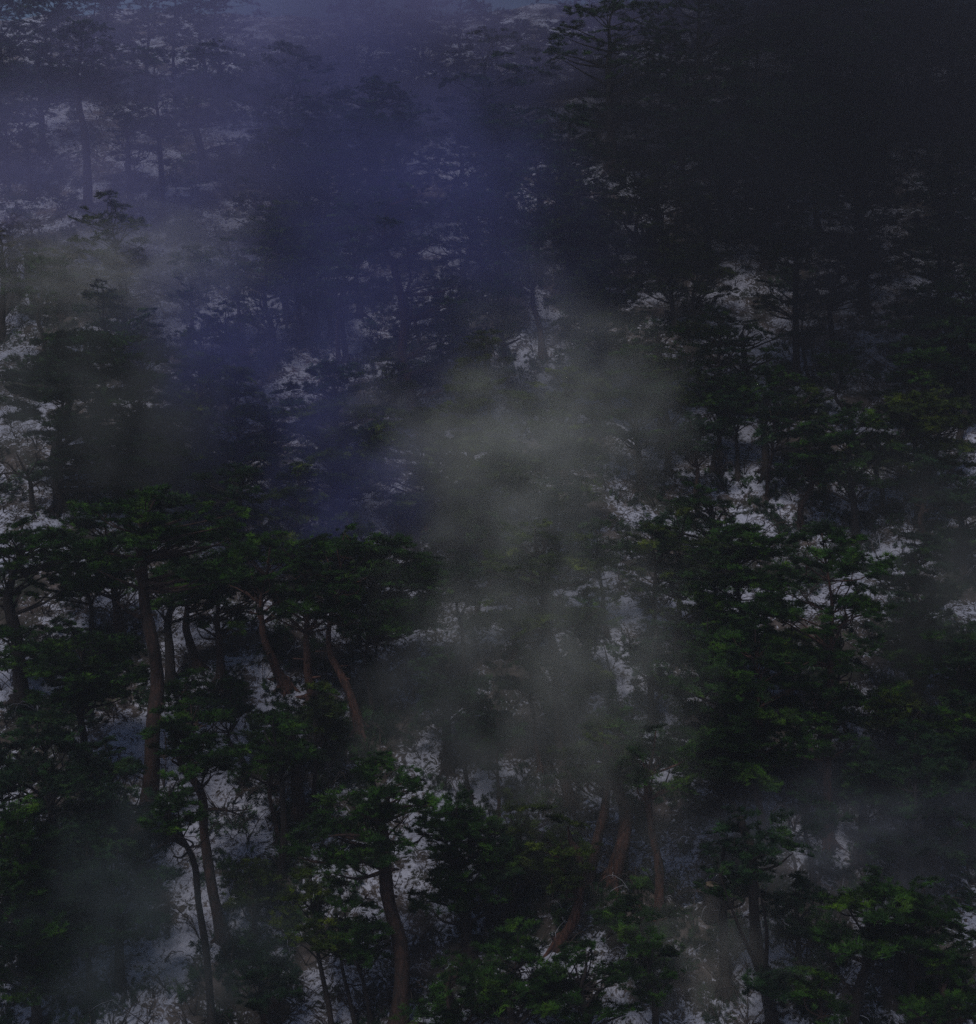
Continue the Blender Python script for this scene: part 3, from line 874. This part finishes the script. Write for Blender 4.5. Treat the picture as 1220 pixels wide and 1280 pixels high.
twigs('bare_undergrowth', 4200, M_TWIG, 0.013, 5)
twigs('snowy_undergrowth', 1100, M_TWIG_PALE, 0.009, 6, (0.2, 0.7))


r = np.random.default_rng(21)
cen, rad = [], []
for bx, by, br in BASES:
    for _ in range(5):
        a, q = r.uniform(0, 6.28), br + r.uniform(0.1, 0.7)
        x, y = bx + math.cos(a) * q, by - abs(math.sin(a)) * q * 0.8
        cen.append((x, y, ground_z(x, y) + 0.03))
        rad.append(r.uniform(0.2, 0.42))
while len(cen) < 3800:
    y = 26 + 48 * r.random() ** 0.85
    x = r.uniform(-1, 1) * (y * 0.37 + 2)
    if mnoise.noise(Vector((x * 0.33, y * 0.33, 9.0))) < -0.03:
        continue
    cen.append((x, y, ground_z(x, y) + 0.08))
    rad.append(r.uniform(0.22, 0.55))
V, F = pad_cloud(PADS_FAR, np.array(cen), np.array(rad), [(0.0, 0.6)] * len(cen))
gc = mesh_from('ground_cover', V, [F], M_NEEDLE[2])
gc['kind'] = 'stuff'

# ------------------------------------------------------------------ air: even haze and drifting mist banks, plus dark banks that paint in shade
def volume_mat(name, color, density, noise_scale=None, seed=0.0, lo=0.35, hi=0.65, aniso=0.0, soft=1.0):
    m = bpy.data.materials.new(name)
    m.use_nodes = True
    t = m.node_tree
    t.nodes.clear()
    out = N(t, 'ShaderNodeOutputMaterial')
    pv = N(t, 'ShaderNodeVolumePrincipled')
    pv.inputs['Color'].default_value = (*color, 1)
    pv.inputs['Anisotropy'].default_value = aniso
    t.links.new(pv.outputs[0], out.inputs['Volume'])
    if noise_scale is None:
        pv.inputs['Density'].default_value = density
        return m
    tc = N(t, 'ShaderNodeTexCoord')
    ln = N(t, 'ShaderNodeVectorMath', operation='LENGTH')
    t.links.new(tc.outputs['Object'], ln.inputs[0])
    fo = N(t, 'ShaderNodeMapRange', interpolation_type='SMOOTHSTEP')
    fo.inputs['From Min'].default_value = 1.0
    fo.inputs['From Max'].default_value = 1.0 - 0.9 * soft
    fo.inputs['To Min'].default_value = 0.0
    fo.inputs['To Max'].default_value = 1.0
    rg = noise_node(t, tc.outputs['Object'], 1.7 + 0.13 * (seed % 5), 2.0, 0.6)
    rg.noise_dimensions = '4D'
    rg.inputs['W'].default_value = seed * 2.3
    r1 = N(t, 'ShaderNodeMapRange')
    r1.inputs['From Min'].default_value = 0.38
    r1.inputs['From Max'].default_value = 0.72
    r1.inputs['To Min'].default_value = 0.0
    r1.inputs['To Max'].default_value = 0.65
    t.links.new(rg.outputs[0], r1.inputs[0])
    ra = N(t, 'ShaderNodeMath', operation='ADD')
    t.links.new(ln.outputs['Value'], ra.inputs[0])
    t.links.new(r1.outputs[0], ra.inputs[1])
    t.links.new(ra.outputs[0], fo.inputs[0])
    ofs = N(t, 'ShaderNodeVectorMath', operation='ADD')
    ofs.inputs[1].default_value = (seed * 3.7, seed * 1.3, seed * 5.1)
    t.links.new(tc.outputs['Object'], ofs.inputs[0])
    nz = noise_node(t, ofs.outputs[0], noise_scale, 3.0, 0.55, 0.0)
    mr = N(t, 'ShaderNodeMapRange', interpolation_type='SMOOTHSTEP')
    mr.inputs['From Min'].default_value = lo
    mr.inputs['From Max'].default_value = hi
    t.links.new(nz.outputs[0], mr.inputs[0])
    mu = N(t, 'ShaderNodeMath', operation='MULTIPLY')
    t.links.new(fo.outputs[0], mu.inputs[0])
    t.links.new(mr.outputs[0], mu.inputs[1])
    mu2 = N(t, 'ShaderNodeMath', operation='MULTIPLY')
    mu2.inputs[1].default_value = density
    t.links.new(mu.outputs[0], mu2.inputs[0])
    t.links.new(mu2.outputs[0], pv.inputs['Density'])
    return m


def icosphere(name, mat):
    import bmesh
    bm = bmesh.new()
    bmesh.ops.create_icosphere(bm, subdivisions=3, radius=1.0)
    me = bpy.data.meshes.new(name)
    bm.to_mesh(me)
    bm.free()
    me.materials.append(mat)
    o = bpy.data.objects.new(name, me)
    COL.objects.link(o)
    return o


MIST_N = [0]


def mist(px, py, Y, rx_px, rz_px, ry, color, density, scale=2.0, lo=0.35, hi=0.65, rot=0.0, soft=1.0):
    MIST_N[0] += 1
    c = at(px, py, Y)
    s = Y / FPX
    o = icosphere('mist_and_shade', volume_mat('mist_and_shade_air', color, density, scale, MIST_N[0], lo, hi, 0.0, soft))
    o.location = c
    o.scale = (rx_px * s, ry, rz_px * s)
    o.rotation_euler = (0, rot, 0)
    o['kind'] = 'stuff'
    return o


BLUE = (0.27, 0.285, 0.70)
VIOLET = (0.50, 0.48, 0.84)
GREY = (0.91, 0.915, 0.84)
DIM = (0.30, 0.31, 0.295)
SHADE = (0.045, 0.045, 0.064)  # near-black volume colour, paints the shade over the upper right slope
mist(470, 290, 46, 470, 450, 5.0, BLUE, 0.38, 3.0, 0.24, 0.70)
mist(560, 270, 47, 290, 260, 4.0, BLUE, 0.30, 3.2, 0.26, 0.70)
mist(330, 460, 41, 260, 320, 3.0, BLUE, 0.42, 3.4, 0.28, 0.70)
mist(440, 590, 37, 210, 210, 2.2, BLUE, 0.46, 3.6, 0.32, 0.70)
mist(420, 120, 57, 400, 220, 4.0, BLUE, 0.26, 3.0, 0.24, 0.70)
mist(130, 160, 54, 450, 340, 5.0, VIOLET, 0.42, 3.0, 0.24, 0.70)
mist(490, 10, 66, 600, 240, 5.0, VIOLET, 0.80, 3.0, 0.22, 0.62)
mist(640, 560, 37, 330, 280, 2.6, GREY, 0.60, 4.2, 0.36, 0.70)
mist(670, 750, 31, 280, 380, 2.0, GREY, 0.56, 4.6, 0.36, 0.72)
mist(780, 860, 29.5, 190, 260, 1.6, GREY, 0.30, 4.4, 0.36, 0.72)
mist(840, 1060, 28.5, 160, 230, 1.4, GREY, 0.14, 4.0, 0.34, 0.72)
mist(710, 980, 29.5, 210, 270, 1.6, GREY, 0.24, 4.4, 0.34, 0.72)
mist(150, 350, 49, 280, 140, 3.0, GREY, 0.62, 4.0, 0.30, 0.72)
mist(560, 880, 30.0, 210, 250, 1.4, DIM, 1.0, 4.0, 0.32, 0.70)
mist(1080, 1060, 29.0, 350, 210, 1.6, (0.40, 0.42, 0.48), 0.70, 4.0, 0.32, 0.72)
mist(910, 1210, 27.5, 240, 210, 1.4, GREY, 0.50, 4.0, 0.32, 0.72)
mist(190, 1160, 27.5, 300, 270, 1.5, (0.30, 0.36, 0.37), 0.75, 4.0, 0.30, 0.72)
mist(1070, 160, 47, 500, 420, 5.0, SHADE, 0.72, 2.6, 0.18, 0.60)  # this and the next two banks are added shade, not real cloud
mist(880, 240, 45, 330, 220, 3.0, SHADE, 0.45, 2.8, 0.22, 0.64)
mist(1040, 60, 66, 600, 280, 5.0, SHADE, 0.9, 1.8, 0.15, 0.5)
mist(120, 500, 40, 230, 220, 2.5, DIM, 0.75, 3.6, 0.30, 0.70)
mist(1170, 730, 33, 240, 240, 2.0, DIM, 0.65, 3.6, 0.30, 0.70)

HZ = volume_mat('haze_air', (0.80, 0.82, 0.92), 0.0012)
import bmesh
bm = bmesh.new()
bmesh.ops.create_cube(bm, size=1.0)
me = bpy.data.meshes.new('haze')
bm.to_mesh(me)
bm.free()
me.materials.append(HZ)
hz = bpy.data.objects.new('haze', me)
COL.objects.link(hz)
hz.scale = (150, 150, 64)
hz.location = (0, 70, 6)
hz['kind'] = 'stuff'
